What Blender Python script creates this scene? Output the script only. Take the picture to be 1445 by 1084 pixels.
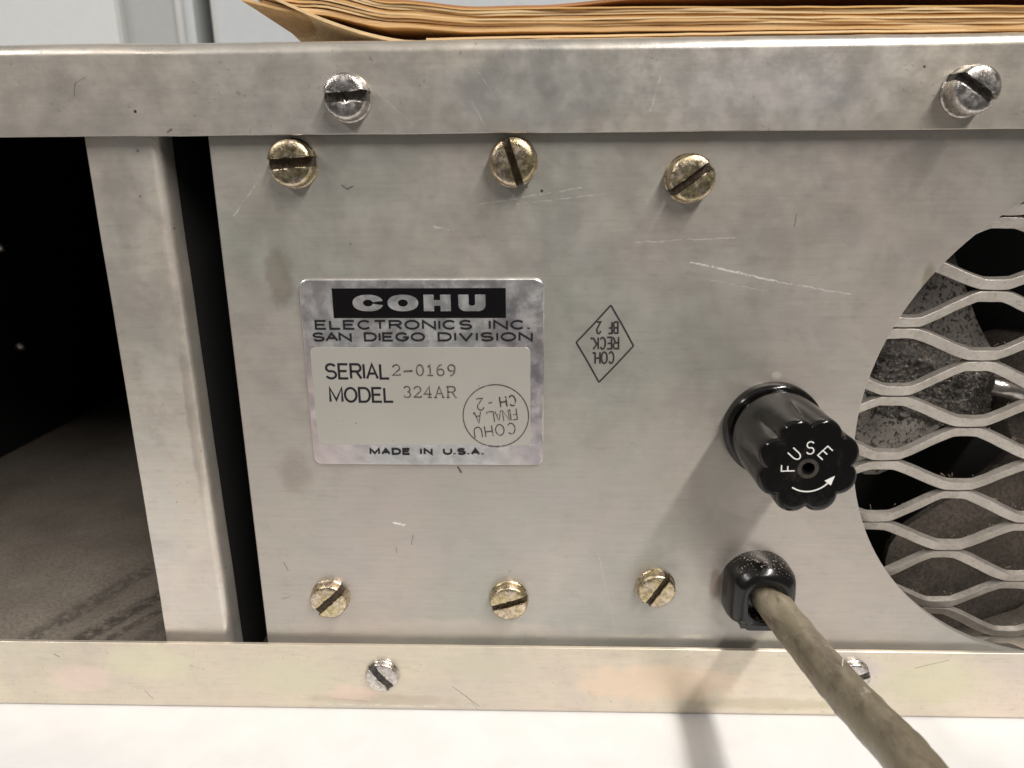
import bpy, bmesh, math, random
from mathutils import Vector, Matrix, noise as mnoise

random.seed(7)
S = 0.001                      # all shapes below are written in millimetres
PI = math.pi
for o in list(bpy.data.objects):
    bpy.data.objects.remove(o, do_unlink=True)
scene = bpy.context.scene
col = scene.collection

# ------------------------------------------------------------------ camera
cam_d = bpy.data.cameras.new('camera')
cam = bpy.data.objects.new('camera', cam_d)
col.objects.link(cam)
scene.camera = cam
cam_d.sensor_width = 36.0
cam_d.lens = 36.0 * 1000.0 / 1445.0
cam_d.clip_start = 0.004
cam_d.clip_end = 20.0
yaw, pitch, roll = math.radians(-1.679), math.radians(16.07), math.radians(0.377)
fw = Vector((math.sin(yaw) * math.cos(pitch), math.cos(yaw) * math.cos(pitch), -math.sin(pitch)))
rt = Vector((math.cos(yaw), -math.sin(yaw), 0))
dn = fw.cross(rt)
r2 = rt * math.cos(roll) + dn * math.sin(roll)
d2 = dn * math.cos(roll) - rt * math.sin(roll)
M = Matrix((r2, -d2, -fw)).transposed().to_4x4()
M.translation = Vector((0, -88 * S, 0))
cam.matrix_world = M
cam_d.dof.use_dof = True
cam_d.dof.focus_distance = 94 * S
cam_d.dof.aperture_fstop = 45.0

# ------------------------------------------------------------------ room light
world = bpy.data.worlds.new('World')
scene.world = world
world.use_nodes = True
bg = world.node_tree.nodes['Background']
bg.inputs[0].default_value = (1.0, 0.97, 0.94, 1)
bg.inputs[1].default_value = 0.115

def tube_lamp(name, x, y, z, power, width=0.09, length=1.25, tint=(1.0, 0.955, 0.90)):
    d = bpy.data.lights.new(name, 'AREA')
    d.shape = 'RECTANGLE'
    d.size = width
    d.size_y = length
    d.energy = power
    d.color = tint
    o = bpy.data.objects.new(name, d)
    col.objects.link(o)
    o.location = (x, y, z)
    return o
tube_lamp('ceiling_lamp', 0.77, -1.38, 1.40, 68, 0.12, 1.95)
tube_lamp('ceiling_lamp', -1.50, -1.38, 1.40, 30, 0.12, 1.95)
# the white ceiling those tubes light up, high above the bench
tube_lamp('ceiling_bounce', -0.2, -1.3, 2.30, 10, 3.2, 3.2, (1.0, 0.95, 0.89))

vs = scene.view_settings
vs.view_transform = 'Standard'
vs.look = 'None'
vs.gamma = 1.0
vs.exposure = 0.0
vs.use_curve_mapping = False

# ------------------------------------------------------------------ node helper
class NT:
    def __init__(self, name):
        self.mat = bpy.data.materials.new(name)
        self.mat.use_nodes = True
        self.t = self.mat.node_tree
        self.n = self.t.nodes
        self.bsdf = self.n['Principled BSDF']
        self.out = self.n['Material Output']
        tc = self.n.new('ShaderNodeTexCoord')
        mp = self.n.new('ShaderNodeVectorMath')
        mp.operation = 'SCALE'
        mp.inputs['Scale'].default_value = 1000.0
        self.t.links.new(tc.outputs['Object'], mp.inputs[0])
        self.wobbled = {}
        self.co = mp.outputs[0]                       # object coordinates in mm
    def link(self, a, b):
        self.t.links.new(a, b)
    def put(self, sock, v):
        if isinstance(v, bpy.types.NodeSocket):
            self.link(v, sock)
        else:
            if sock.type == 'RGBA' and len(v) == 3:
                v = (*v, 1)
            sock.default_value = v
    def math(self, op, a, b=0.0, clamp=False):
        m = self.n.new('ShaderNodeMath')
        m.operation = op
        m.use_clamp = clamp
        self.put(m.inputs[0], a)
        self.put(m.inputs[1], b)
        return m.outputs[0]
    def vec(self, op, a, b=None):
        m = self.n.new('ShaderNodeVectorMath')
        m.operation = op
        self.put(m.inputs[0], a)
        if b is not None:
            self.put(m.inputs[3 if op == 'SCALE' else 1], b)
        return m.outputs['Value' if op in ('DOT_PRODUCT', 'LENGTH', 'DISTANCE') else 0]
    def noise(self, scale, detail=4, rough=0.55, co=None, stretch=None, dist=0.0, off=None):
        c = co or self.co
        if off:
            c = self.vec('ADD', c, off)
        if stretch:
            c = self.vec('MULTIPLY', c, stretch)
        m = self.n.new('ShaderNodeTexNoise')
        self.link(c, m.inputs['Vector'])
        m.inputs['Scale'].default_value = scale
        m.inputs['Detail'].default_value = detail
        m.inputs['Roughness'].default_value = rough
        m.inputs['Distortion'].default_value = dist
        return m.outputs[0]
    def voro(self, scale, feature='F1', co=None):
        m = self.n.new('ShaderNodeTexVoronoi')
        m.feature = feature
        self.link(co or self.co, m.inputs['Vector'])
        m.inputs['Scale'].default_value = scale
        return m.outputs['Distance']
    def rng(self, v, a, b, c=0.0, d=1.0, smooth=True):
        m = self.n.new('ShaderNodeMapRange')
        if smooth:
            m.interpolation_type = 'SMOOTHSTEP'
        self.put(m.inputs['Value'], v)
        m.inputs['From Min'].default_value = a
        m.inputs['From Max'].default_value = b
        m.inputs['To Min'].default_value = c
        m.inputs['To Max'].default_value = d
        return m.outputs[0]
    def mix(self, f, a, b, mode='MIX'):
        m = self.n.new('ShaderNodeMix')
        m.data_type = 'RGBA'
        m.blend_type = mode
        self.put(m.inputs[0], f)
        self.put(m.inputs[6], a)
        self.put(m.inputs[7], b)
        return m.outputs[2]
    def bump(self, h, strength=0.2, dist=0.0002):
        m = self.n.new('ShaderNodeBump')
        m.inputs['Strength'].default_value = strength
        m.inputs['Distance'].default_value = dist
        self.link(h, m.inputs['Height'])
        self.link(m.outputs[0], self.bsdf.inputs['Normal'])
    def set(self, **kw):
        for k, v in kw.items():
            self.put(self.bsdf.inputs[k.replace('_', ' ')], v)
        return self.mat
    def seg(self, a, b, w, wob=0.25, co=None):
        """mask of a line from a to b (x, z in mm), w mm wide, wavering"""
        c = co or self.co
        key = (wob, co is None)
        if wob and key in self.wobbled:
            c = self.wobbled[key]
        elif wob:
            nn = self.n.new('ShaderNodeTexNoise')
            self.link(c, nn.inputs['Vector'])
            nn.inputs['Scale'].default_value = 1.3
            nn.inputs['Detail'].default_value = 4
            off = self.vec('SCALE', self.vec('SUBTRACT', nn.outputs['Color'], (0.5, 0.5, 0.5)), wob * 2)
            c = self.vec('MULTIPLY', self.vec('ADD', c, off), (1, 0, 1))
            self.wobbled[key] = c
        A, B = Vector((a[0], 0, a[1])), Vector((b[0], 0, b[1]))
        ab = B - A
        d = self.vec('SUBTRACT', c, tuple(A))
        t = self.math('MULTIPLY', self.vec('DOT_PRODUCT', d, tuple(ab)), 1.0 / ab.length_squared, True)
        pv = self.n.new('ShaderNodeVectorMath')
        pv.operation = 'SCALE'
        pv.inputs[0].default_value = tuple(ab)
        self.link(t, pv.inputs['Scale'])
        ln = self.vec('LENGTH', self.vec('SUBTRACT', d, pv.outputs[0]))
        return self.rng(ln, w * 0.5, w * 0.15)
    def blob(self, p, rx, rz, hard=0.5, amp=0.5, scale=0.5):
        """ragged patch for stains and painted light round p (x, z in mm)"""
        c = self.vec('MULTIPLY', self.vec('SUBTRACT', self.co, (p[0], 0, p[1])), (1 / rx, 0, 1 / rz))
        ln = self.vec('LENGTH', c)
        if 'nz' not in self.wobbled:
            self.wobbled['nz'] = self.math('MULTIPLY', self.math('SUBTRACT', self.noise(scale, 5, 0.6), 0.5), amp * 2)
        nz = self.wobbled['nz']
        return self.rng(self.math('ADD', ln, nz), 1.0, 1.0 - hard)

def plain(name, color, rough=0.5, metal=0.0, bump=0.0, bscale=3.0, var=0.0, spec=0.5):
    m = NT(name)
    c = color
    if var:
        f = m.noise(bscale * 0.4, 5)
        c = m.mix(m.rng(f, 0.3, 0.7), tuple(x * (1 - var) for x in color), tuple(min(1, x * (1 + var)) for x in color))
    m.set(Base_Color=c, Roughness=rough, Metallic=metal, Specular_IOR_Level=spec)
    if bump:
        m.bump(m.noise(bscale, 4), bump)
    return m.mat

def chromate(name, a, b, c, rough=0.5, metal=0.5, big=0.045, off=(0, 0, 0), scr=(), dark=(), stains_and_light=(), pits=0.0, brush=0.0, tint=(0.46, 0.42, 0.42)):
    """old chromate-coated aluminium: cloudy grey-green to pink-beige, smudges, specks and scratches"""
    m = NT(name)
    n1 = m.noise(big, 3, 0.5, off=off, dist=0.6)
    n2 = m.noise(big * 2.2, 4, 0.6, off=(off[0] + 31, 7, off[2] - 12), dist=0.8)
    col_ = m.mix(m.rng(n1, 0.30, 0.70), a, b)
    col_ = m.mix(m.math('MULTIPLY', m.rng(n2, 0.42, 0.75), 0.5), col_, c)
    cl = m.noise(0.28, 6, 0.68, off=(3, 3, 3))
    col_ = m.mix(m.rng(cl, 0.30, 0.50, 0.15, 0.0), col_, tuple(x * 0.62 for x in a))
    gr = m.noise(1.1, 5, 0.7, stretch=(0.35, 1, 1))
    col_ = m.mix(m.rng(gr, 0.26, 0.5, 0.16, 0.0), col_, (0.16, 0.13, 0.11))
    tn = m.noise(big * 1.5, 3, 0.5, off=(off[0] - 44, 12, off[2] + 27), dist=1.0)
    col_ = m.mix(m.math('MULTIPLY', m.rng(tn, 0.46, 0.74), 0.32), col_, tint)
    if brush:
        br = m.noise(1.4, 4, 0.7, stretch=(0.05, 1, 1.6))
        col_ = m.mix(m.rng(br, 0.35, 0.7, brush, 0.0), col_, tuple(x * 0.7 for x in a))
    rl = m.noise(2.6, 3, 0.6, stretch=(0.045, 1, 1))
    col_ = m.mix(m.rng(rl, 0.35, 0.65, 0.10, 0.0), col_, tuple(x * 0.55 for x in a))
    # specks
    sp = m.rng(m.voro(0.42), 0.10, 0.05)
    spm = m.rng(m.noise(0.23, 2, off=(9, 1, 4)), 0.60, 0.68)
    col_ = m.mix(m.math('MULTIPLY', sp, spm), col_, (0.05, 0.04, 0.035))
    if pits:
        pt = m.rng(m.noise(1.9, 3, 0.6, off=(5, 5, 5)), 0.63, 0.70)
        ptm = m.rng(m.noise(0.25, 2, off=(1, 8, 2)), 0.42, 0.60)
        col_ = m.mix(m.math('MULTIPLY', m.math('MULTIPLY', pt, ptm), pits), col_, (0.07, 0.055, 0.045))
    for p, rx, rz, tint, k in stains_and_light:
        col_ = m.mix(m.math('MULTIPLY', m.blob(p, rx, rz), k), col_, tint)
    brk = m.rng(m.noise(0.9, 4, 0.7), 0.38, 0.55) if scr else None
    for a_, b_, wd, k in scr:
        sm = m.math('MULTIPLY', m.seg(a_, b_, wd), brk)
        col_ = m.mix(m.math('MULTIPLY', sm, k), col_, (0.86, 0.84, 0.80))
    for a_, b_, wd, k in dark:
        sm = m.math('MULTIPLY', m.seg(a_, b_, wd, 0.1), k)
        col_ = m.mix(sm, col_, (0.045, 0.035, 0.03))
    rg = m.rng(m.noise(0.2, 5, 0.65, off=(2, 2, 9)), 0.3, 0.7, rough - 0.10, rough + 0.08)
    m.set(Base_Color=col_, Roughness=rg, Metallic=metal)
    m.bump(m.noise(0.16, 4, 0.6), 0.10, 0.0006)
    return m.mat

# ------------------------------------------------------------------ materials
MAT = {}
GREEN, PINK, YEL = (0.41, 0.41, 0.365), (0.50, 0.445, 0.40), (0.51, 0.49, 0.445)
MAT['panel'] = chromate('panel_chromate', GREEN, PINK, YEL, 0.42, 0.55, 0.030, (14, 0, 22),
    scr=[((-7.4, -3.0), (5.9, -0.9), .16, .55), ((-2.0, -2.8), (8.6, -1.7), .14, .45), ((19.4, -9.8), (30, -12.2), .30, .95), ((30, -12.2), (39.2, -13.8), .2, .7),
         ((12.5, -7.4), (24.5, -6.9), .16, .6), ((-36.5, -4.0), (-33.5, -0.5), .2, .5), ((-19, -45.3), (-17.4, -45.6), .42, 1.0),
         ((-12, -5.4), (-10.2, -5.8), .24, .6), ((9, -49), (12, -61.5), .13, .25), ((22, -12), (29, -13.4), .12, .4)],
    dark=[((-22.9, -.5), (-22.3, -.95), .16, .9), ((-22.3, -.95), (-21.6, -.6), .16, .9), ((31.6, -4.2), (31.5, -5.6), .16, .6),
          ((-16.4, -47.2), (-16.7, -48.6), .2, .5), ((-34.9, -51.6), (-34.4, -52.8), .25, .5), ((-9.9, -37.0), (-9.5, -37.7), .42, .8),
          ((-18.9, -49), (-18.8, -49.9), .18, .5), ((-35.7, -57.4), (-34.6, -57.1), .25, .35)],
    stains_and_light=[((-31.6, -11.6), 2.3, 5.0, (0.24, 0.20, 0.16), .55), ((48.3, -12.4), 1.0, 2.6, (0.30, 0.26, 0.19), .75),
            ((-32.0, -38.0), 3.0, 3.4, (0.30, 0.25, 0.21), .42), ((28.0, -19.0), 2.0, 1.2, (.36, .34, .31), .3),
            ((-2.2, 1.9), 4.6, 4.6, (.30, .29, .27), .30), ((18.5, .1), 4.4, 4.4, (.33, .31, .29), .28), ((-28.4, 2.1), 4.6, 4.6, (.56, .52, .5), .35),
            ((31.2, -24.2), .8, .6, (.66, .62, .56), .8), ((25.6, -54.5), 1.1, 3.0, (.2, .13, .09), .55),
            ((-15, -62), 26, 2.0, (.62, .53, .46), .35)])  # last patch paints warm table bounce along the panel bottom
MAT['rail_top'] = chromate('rail_top_chromate', (0.60, 0.545, 0.47), (0.50, 0.49, 0.475), (0.62, 0.57, 0.50), 0.36, 0.65, 0.020, (-20, 0, 3),
    scr=[((-7, 13.2), (-4.5, 9.4), .13, .6), ((-4.2, 9.6), (-2.4, 13), .1, .4), ((-7, 8.7), (-5.3, 5.8), .14, .5), ((-17.5, 9.5), (-13.6, 6.1), .12, .4), ((13.4, 7.4), (14.4, 11.2), .13, .6)],
    dark=[((-52.9, 9.6), (-52.5, 11.0), .16, .55), ((-52.5, 11.0), (-51.2, 11.6), .14, .4), ((-42.5, 5.6), (-42.0, 5.9), .35, .6)],
    stains_and_light=[((1.5, 10), 15, 6, (.38, .385, .385), .5), ((27, 9.5), 14, 4.5, (.43, .415, .44), .35), ((1.5, 10.2), 1.7, 1.7, (.24, .24, .24), .3)], pits=0.35, brush=0.15)  # large grey patches paint a dark reflection into the rail colour
MAT['rail_bottom'] = chromate('rail_bottom_chromate', (0.67, 0.60, 0.48), (0.70, 0.60, 0.51), (0.63, 0.615, 0.48), 0.38, 0.5, 0.03, (40, 0, 9),
    scr=[((-30, -74), (-14, -74.1), .3, .4)],
    dark=[((-11.5, -70.6), (-7.6, -74.0), .13, .7), ((-9.5, -72.2), (-7.8, -74.6), .12, .5), ((-29, -73.0), (-24, -73.4), .12, .45), ((54, -66.5), (58.5, -65.1), .16, .5), ((-57, -72), (-56, -73.6), .14, .6), ((-69.5, -65.9), (-68.8, -66.4), .2, .7)],
    stains_and_light=[((-22, -73.0), 14, 1.2, (.44, .36, .27), .4), ((34, -72.8), 14, 1.3, (.44, .38, .25), .45), ((18, -69.5), 15, 4, (.80, .62, .46), .6), ((57, -69), 9, 4.5, (.62, .60, .42), .6), ((45, -67.5), 6, 4, (.60, .54, .54), .6), ((-66, -70), 6, 3, (.80, .62, .56), .5), ((-56, -67), 8, 4, (.70, .68, .48), .5), ((-36, -69.5), 9, 4, (.62, .60, .45), .5), ((-8, -67), 8, 2.5, (.56, .53, .42), .5), ((-26, -72), 5, 2, (.80, .60, .52), .45)], pits=0.25)
MAT['post'] = chromate('post_chromate', (0.72, 0.665, 0.58), (0.76, 0.67, 0.59), (0.66, 0.67, 0.635), 0.38, 0.72, 0.03, (70, 0, 30),
    stains_and_light=[((-45.3, -30), .8, 15, (.33, .27, .22), .4), ((-50, -2), 4, 6, (.5, .44, .4), .4)], pits=0.15)
MAT['inner'] = chromate('inner_chromate', (0.30, 0.27, 0.235), (0.33, 0.29, 0.25), (0.27, 0.25, 0.22), 0.55, 0.25, 0.05, (9, 9, 9), pits=0.4)
MAT['dark_inside'] = plain('dark_inside_shade', (0.012, 0.012, 0.012), 0.7)  # near-black colour puts the interior's shade onto its walls
# floor of the open bay: scuffed and smudged (its own pattern lies in x, y)
m = NT('bay_floor_metal')
sw = m.n.new('ShaderNodeCombineXYZ')
sx = m.n.new('ShaderNodeSeparateXYZ')
m.link(m.co, sx.inputs[0])
m.link(sx.outputs[0], sw.inputs[0]); m.link(sx.outputs[1], sw.inputs[2])
c2 = sw.outputs[0]
cc = m.mix(m.rng(m.noise(0.06, 5, 0.6), .3, .7), (0.34, 0.295, 0.245), (0.24, 0.205, 0.17))
cc = m.mix(m.rng(m.noise(1.6, 5, 0.7), .35, .62, .45, 0), cc, (0.08, 0.07, 0.06))
for a_, b_, wd, k in (((-83, 2), (-62, 40), 5.5, .75), ((-76, 6), (-66, 24), 2.6, .6), ((-89, 4), (-74, 42), 6.0, .55), ((-66, 14), (-58, 34), 4, .4)):
    sm = m.math('MULTIPLY', m.seg(a_, b_, wd, 0.6, c2), m.rng(m.noise(0.55, 5, .7), .36, .56))
    cc = m.mix(m.math('MULTIPLY', sm, k), cc, (0.05, 0.045, 0.04))
m.set(Base_Color=cc, Roughness=.55, Metallic=.25)
m.bump(m.noise(1.2, 5), .2, .0001)
MAT['floor'] = m.mat

def screw_metal(name, a, b, dirt, rough):
    m = NT(name)
    oi = m.n.new('ShaderNodeObjectInfo')
    rv = m.n.new('ShaderNodeVectorMath'); rv.operation = 'SCALE'
    rv.inputs[0].default_value = (37, 11, 23)
    m.link(oi.outputs['Random'], rv.inputs['Scale'])
    co = m.vec('ADD', m.co, rv.outputs[0])
    c = m.mix(m.rng(m.noise(0.5, 4, .6, co=co), .38, .62), a, b)
    f = m.rng(m.noise(1.6, 6, .7, co=co), .40, .62)
    c = m.mix(m.math('MULTIPLY', f, .8), c, dirt)
    m.set(Base_Color=c, Roughness=m.rng(m.noise(1.1, 4, .7, co=co), .3, .7, rough - .1, rough + .14), Metallic=1.0)
    m.bump(m.noise(2.4, 6, .7, co=co), .55, .0001)
    return m.mat
MAT['brass'] = screw_metal('brass_plated_screw', (0.66, 0.56, 0.33), (0.74, 0.62, 0.50), (0.30, 0.235, 0.13), .25)
MAT['nickel'] = screw_metal('nickel_plated_screw', (0.74, 0.71, 0.67), (0.66, 0.62, 0.59), (0.36, 0.32, 0.29), .24)
MAT['slot_dirt'] = plain('slot_dirt', (0.055, 0.04, 0.026), 0.8, 0.0, 0.8, 5.0, .5)
MAT['slot_grey'] = plain('slot_grey_wear', (0.085, 0.078, 0.072), 0.6, 0.4, 0.9, 5.0, .5)
m = NT('nameplate_foil')
f1 = m.rng(m.noise(.05, 2, .4, dist=.3, off=(6, 0, 5)), .38, .62)
c = m.mix(f1, (.90, .78, .78), (.86, .855, .85))  # pinkish sheen and dark reflections painted into the foil colour
c = m.mix(m.rng(m.noise(.09, 3, .5, off=(40, 3, 2)), .55, .70, 0, .75), c, (.48, .48, .51))
c = m.mix(m.rng(m.noise(.5, 3, .5, stretch=(1.6, 1, .25), off=(11, 2, 9)), .60, .72, 0, .7), c, (.95, .93, .92))
c = m.mix(m.rng(m.noise(1.2, 5, .7), .62, .72), c, (.9, .88, .86))
m.set(Base_Color=c, Metallic=1.0, Roughness=m.rng(m.noise(.5, 4, .7), .3, .7, .30, .46))
m.bump(m.noise(.14, 2, .4, dist=.3), .45, .0005)
MAT['foil'] = m.mat
m = NT('nameplate_grey_field')
c = m.mix(m.rng(m.noise(.08, 4), .3, .7), (.50, .48, .435), (.53, .505, .46))
c = m.mix(m.rng(m.noise(1.0, 4, .7), .69, .74), c, (.25, .22, .19))
m.set(Base_Color=c, Roughness=.42, Metallic=.5)
MAT['field'] = m.mat
MAT['ink'] = plain('black_print', (0.006, 0.005, 0.008), .5)
MAT['block'] = plain('black_enamel', (0.0035, 0.003, 0.0035), .3, spec=.3)
m = NT('typed_ink')
m.set(Base_Color=m.mix(m.rng(m.noise(2.2, 3, .6), .4, .6), (.03, .025, .024), (.15, .125, .115)), Roughness=.6)
MAT['typed'] = m.mat
def stamp_ink(name, lo, hi):
    m = NT(name)
    m.set(Base_Color=(.02, .016, .018), Roughness=.6)
    tr = m.n.new('ShaderNodeBsdfTransparent')
    mx = m.n.new('ShaderNodeMixShader')
    m.link(m.rng(m.noise(1.7, 4, .65), lo, hi), mx.inputs[0])
    m.link(tr.outputs[0], mx.inputs[1]); m.link(m.bsdf.outputs[0], mx.inputs[2])
    m.link(mx.outputs[0], m.out.inputs[0])
    return m.mat
MAT['stamp_bold'] = stamp_ink('stamp_ink_heavy', .26, .34)
MAT['stamp_thin'] = stamp_ink('stamp_ink_thin', .34, .46)
m = NT('black_bakelite')
c = m.mix(m.rng(m.noise(.5, 5, .7), .55, .75), (.0035, .0032, .003), (.022, .018, .014))
m.set(Base_Color=c, Roughness=m.rng(m.noise(.8, 5, .7), .3, .75, .08, .22), Specular_IOR_Level=.45)
m.bump(m.noise(1.4, 4, .6), .12, .0001)
MAT['bakelite'] = m.mat
MAT['worn_ring'] = plain('worn_hole_ring', (.035, .03, .024), .45, 0, .3, 4, .4)
MAT['white'] = plain('white_engraving', (.80, .79, .76), .6)
m = NT('black_grip_plastic')
du = m.rng(m.noise(3.2, 3, .7), .60, .66)
up = m.n.new('ShaderNodeNewGeometry')
sp = m.n.new('ShaderNodeSeparateXYZ'); m.link(up.outputs['Normal'], sp.inputs[0])
dm = m.math('MULTIPLY', du, m.rng(sp.outputs[2], .45, .85))
c = m.mix(dm, (.005, .0045, .0045), (.42, .36, .29))
m.set(Base_Color=c, Roughness=m.mix(dm, (.2, .2, .2), (.9, .9, .9)))
m.bump(m.noise(1.0, 4), .1, .0001)
MAT['grip'] = m.mat
m = NT('grey_cord_jacket')
along = m.vec('MULTIPLY', m.co, (1, .35, 1))
c = m.mix(m.rng(m.noise(.22, 5, .65, co=along), .35, .65), (.25, .215, .15), (.165, .138, .095))
c = m.mix(m.rng(m.noise(.55, 6, .7, co=along, off=(4, 4, 4)), .47, .66, 0, .75), c, (.11, .085, .06))
c = m.mix(m.rng(m.noise(.45, 4, .6, off=(20, 1, 8)), .62, .72, 0, .6), c, (.50, .46, .38))
c = m.mix(m.rng(m.noise(2.4, 4, .7), .66, .74, 0, .7), c, (.07, .05, .04))
m.set(Base_Color=c, Roughness=m.rng(m.noise(.8, 4), .3, .7, .30, .5), Specular_IOR_Level=.5)
m.bump(m.noise(.5, 5, .6), .2, .0003)
MAT['cord'] = m.mat
m = NT('expanded_metal_paint')
c = m.mix(m.rng(m.noise(.35, 5, .65), .3, .7), (.50, .465, .42), (.42, .385, .345))
c = m.mix(m.rng(m.noise(.5, 5, .7, off=(7, 7, 7)), .5, .7, 0, .45), c, (.30, .26, .22))
c = m.mix(m.rng(m.noise(2.2, 5, .75), .52, .70, 0, .6), c, (.20, .16, .13))
m.set(Base_Color=c, Roughness=.34, Metallic=.7)
m.bump(m.noise(1.2, 6, .75), .4, .0002)
MAT['guard'] = m.mat
def dust(name, light, dk, lo, hi, scale, gloss=.9, relief=.8, spec=.2):
    m = NT(name)
    nn = m.noise(scale, 3, .55, dist=.6)
    big = m.noise(.12, 3)
    c = m.mix(m.rng(nn, lo, hi), dk, light)
    c = m.mix(m.rng(big, .35, .65, 0, .45), c, tuple(x * .5 for x in light))
    m.set(Base_Color=c, Roughness=gloss, Specular_IOR_Level=spec)
    m.bump(m.noise(scale * .9, 5, .65, dist=.6), relief, .0006)
    return m.mat
MAT['dust_grey'] = dust('dusty_blade', (.20, .18, .16), (.025, .02, .016), .38, .50, 1.7, .6, .7, .35)
MAT['dust_brown'] = dust('brown_dusty_blade', (.12, .10, .085), (.07, .058, .047), .35, .65, 1.8, .8, .35)
MAT['dust_black'] = dust('greasy_fuzz', (.15, .125, .10), (.02, .015, .011), .42, .62, 2.0, .22, .8, 1.0)
MAT['steel_rod'] = plain('fan_arm_steel', (.42, .39, .36), .3, .9, .4, 1.5, .3)
MAT['fibre'] = plain('dust_fibre', (.34, .27, .20), .9)
MAT['fray'] = plain('frayed_thread', (.62, .57, .48), .7)
MAT['table'] = plain('white_laminate', (.74, .74, .745), .36, 0, .05, .4, .03)
MAT['cab_light'] = plain('cabinet_light_grey', (.66, .68, .68), .45, 0, .12, .35, .015)
MAT['cab_mid'] = plain('cabinet_mid_grey', (.42, .435, .43), .45, 0, .10, .35, .02)
MAT['cab_blue'] = plain('cabinet_blue_grey', (.55, .575, .595), .45, 0, .12, .35, .02)
MAT['cab_trim'] = plain('cabinet_edge_trim', (.72, .72, .70), .3, .4)
def manila(name, base, k):
    m = NT(name)
    lay = m.noise(1.2, 4, .7, stretch=(.03, .3, 5))
    c = m.mix(m.rng(lay, .3, .7), tuple(x * (1 - k) for x in base), tuple(min(1, x * (1 + k * .6)) for x in base))
    c = m.mix(m.rng(m.noise(.9, 5, .7), .56, .75, 0, .35), c, tuple(x * .45 for x in base))
    m.set(Base_Color=c, Roughness=.75, Specular_IOR_Level=.25)
    m.bump(m.noise(2, 5, .7, stretch=(.4, .4, 3)), .25, .0001)
    return m.mat
MAT['manila'] = [manila('manila_paper_%s' % s, b, .18) for s, b in (('tan', (.70, .45, .21)), ('pale', (.80, .585, .33)), ('gold', (.72, .44, .17)), ('dull', (.55, .37, .18)), ('russet', (.42, .22, .11)))]  # russet puts the top sheet's shaded underside into its colour

# ------------------------------------------------------------------ mesh helpers
def obj(name, verts, faces, mat, parent=None, smooth=False, origin=None):
    """one mesh object from millimetre vertices; verts stay in world space unless origin (mm) is given"""
    me = bpy.data.meshes.new(name)
    me.from_pydata([Vector(v) * S for v in verts], [], faces)
    bm = bmesh.new()
    bm.from_mesh(me)
    bmesh.ops.recalc_face_normals(bm, faces=bm.faces)
    bm.to_mesh(me)
    bm.free()
    if smooth:
        for p in me.polygons:
            p.use_smooth = True
        try:
            me.set_sharp_from_angle(angle=math.radians(smooth if smooth is not True else 40))
        except Exception:
            pass
    me.materials.append(mat)
    o = bpy.data.objects.new(name, me)
    col.objects.link(o)
    if origin:
        o.location = Vector(origin) * S
    adopt(o, parent)
    return o
def adopt(o, parent):
    if parent is not None:
        o.parent = parent
        o.matrix_parent_inverse = Matrix.Translation(-base_of(parent))
def base_of(p):
    v = Vector(p.location)
    if p.parent:
        v = v.copy()
        v += base_of(p.parent) + p.matrix_parent_inverse.translation
    return v
def thing(name, label, cat, loc):
    o = bpy.data.objects.new(name, None)
    col.objects.link(o)
    o.location = Vector(loc) * S
    o.empty_display_size = .01
    o['label'] = label
    o['category'] = cat
    return o
def tag(o, label, cat, group=None):
    o['label'] = label
    o['category'] = cat
    if group:
        o['group'] = group
    return o
def struct(o):
    o['kind'] = 'structure'
    return o

class MB:
    def __init__(self):
        self.v, self.f = [], []
    def add(self, verts, faces):
        k = len(self.v)
        self.v += [tuple(v) for v in verts]
        self.f += [tuple(i + k for i in f) for f in faces]
    def box(self, x0, x1, y0, y1, z0, z1):
        self.add([(x0, y0, z0), (x1, y0, z0), (x1, y1, z0), (x0, y1, z0), (x0, y0, z1), (x1, y0, z1), (x1, y1, z1), (x0, y1, z1)],
                 [(0, 1, 2, 3), (4, 7, 6, 5), (0, 4, 5, 1), (1, 5, 6, 2), (2, 6, 7, 3), (3, 7, 4, 0)])
    def loft(self, rings, cap=True, closed=True):
        n = len(rings[0])
        k = len(self.v)
        for r in rings:
            self.v += [tuple(p) for p in r]
        for i in range(len(rings) - 1):
            for j in range(n if closed else n - 1):
                a, b = k + i * n + j, k + i * n + (j + 1) % n
                self.f.append((a, b, b + n, a + n))
        if cap:
            self.f.append(tuple(k + j for j in range(n)))
            self.f.append(tuple(k + (len(rings) - 1) * n + j for j in range(n)))
    def build(self, name, mat, parent=None, smooth=False, origin=None):
        return obj(name, self.v, self.f, mat, parent, smooth, origin)

def extrude_x(profile, x0, x1, steps=1):
    """closed (y, z) profile swept along x"""
    mb = MB()
    mb.loft([[(x0 + (x1 - x0) * i / steps, y, z) for y, z in profile] for i in range(steps + 1)])
    return mb
def arc_pts(cx, cy, r, a0, a1, n=8, ry=None):
    ry = r if ry is None else ry
    return [(cx + r * math.cos(math.radians(a0 + (a1 - a0) * i / n)), cy + ry * math.sin(math.radians(a0 + (a1 - a0) * i / n))) for i in range(n + 1)]
def rrect(x0, x1, z0, z1, r, n=6):
    return (arc_pts(x1 - r, z1 - r, r, 0, 90, n) + arc_pts(x0 + r, z1 - r, r, 90, 180, n) +
            arc_pts(x0 + r, z0 + r, r, 180, 270, n) + arc_pts(x1 - r, z0 + r, r, 270, 360, n))

# ------------------------------------------------------------------ surface under the unit
TZ = -75.0
mb = MB()
mb.box(-900, 900, -86, 430, TZ - 28, TZ)
struct(mb.build('tabletop', MAT['table']))

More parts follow.
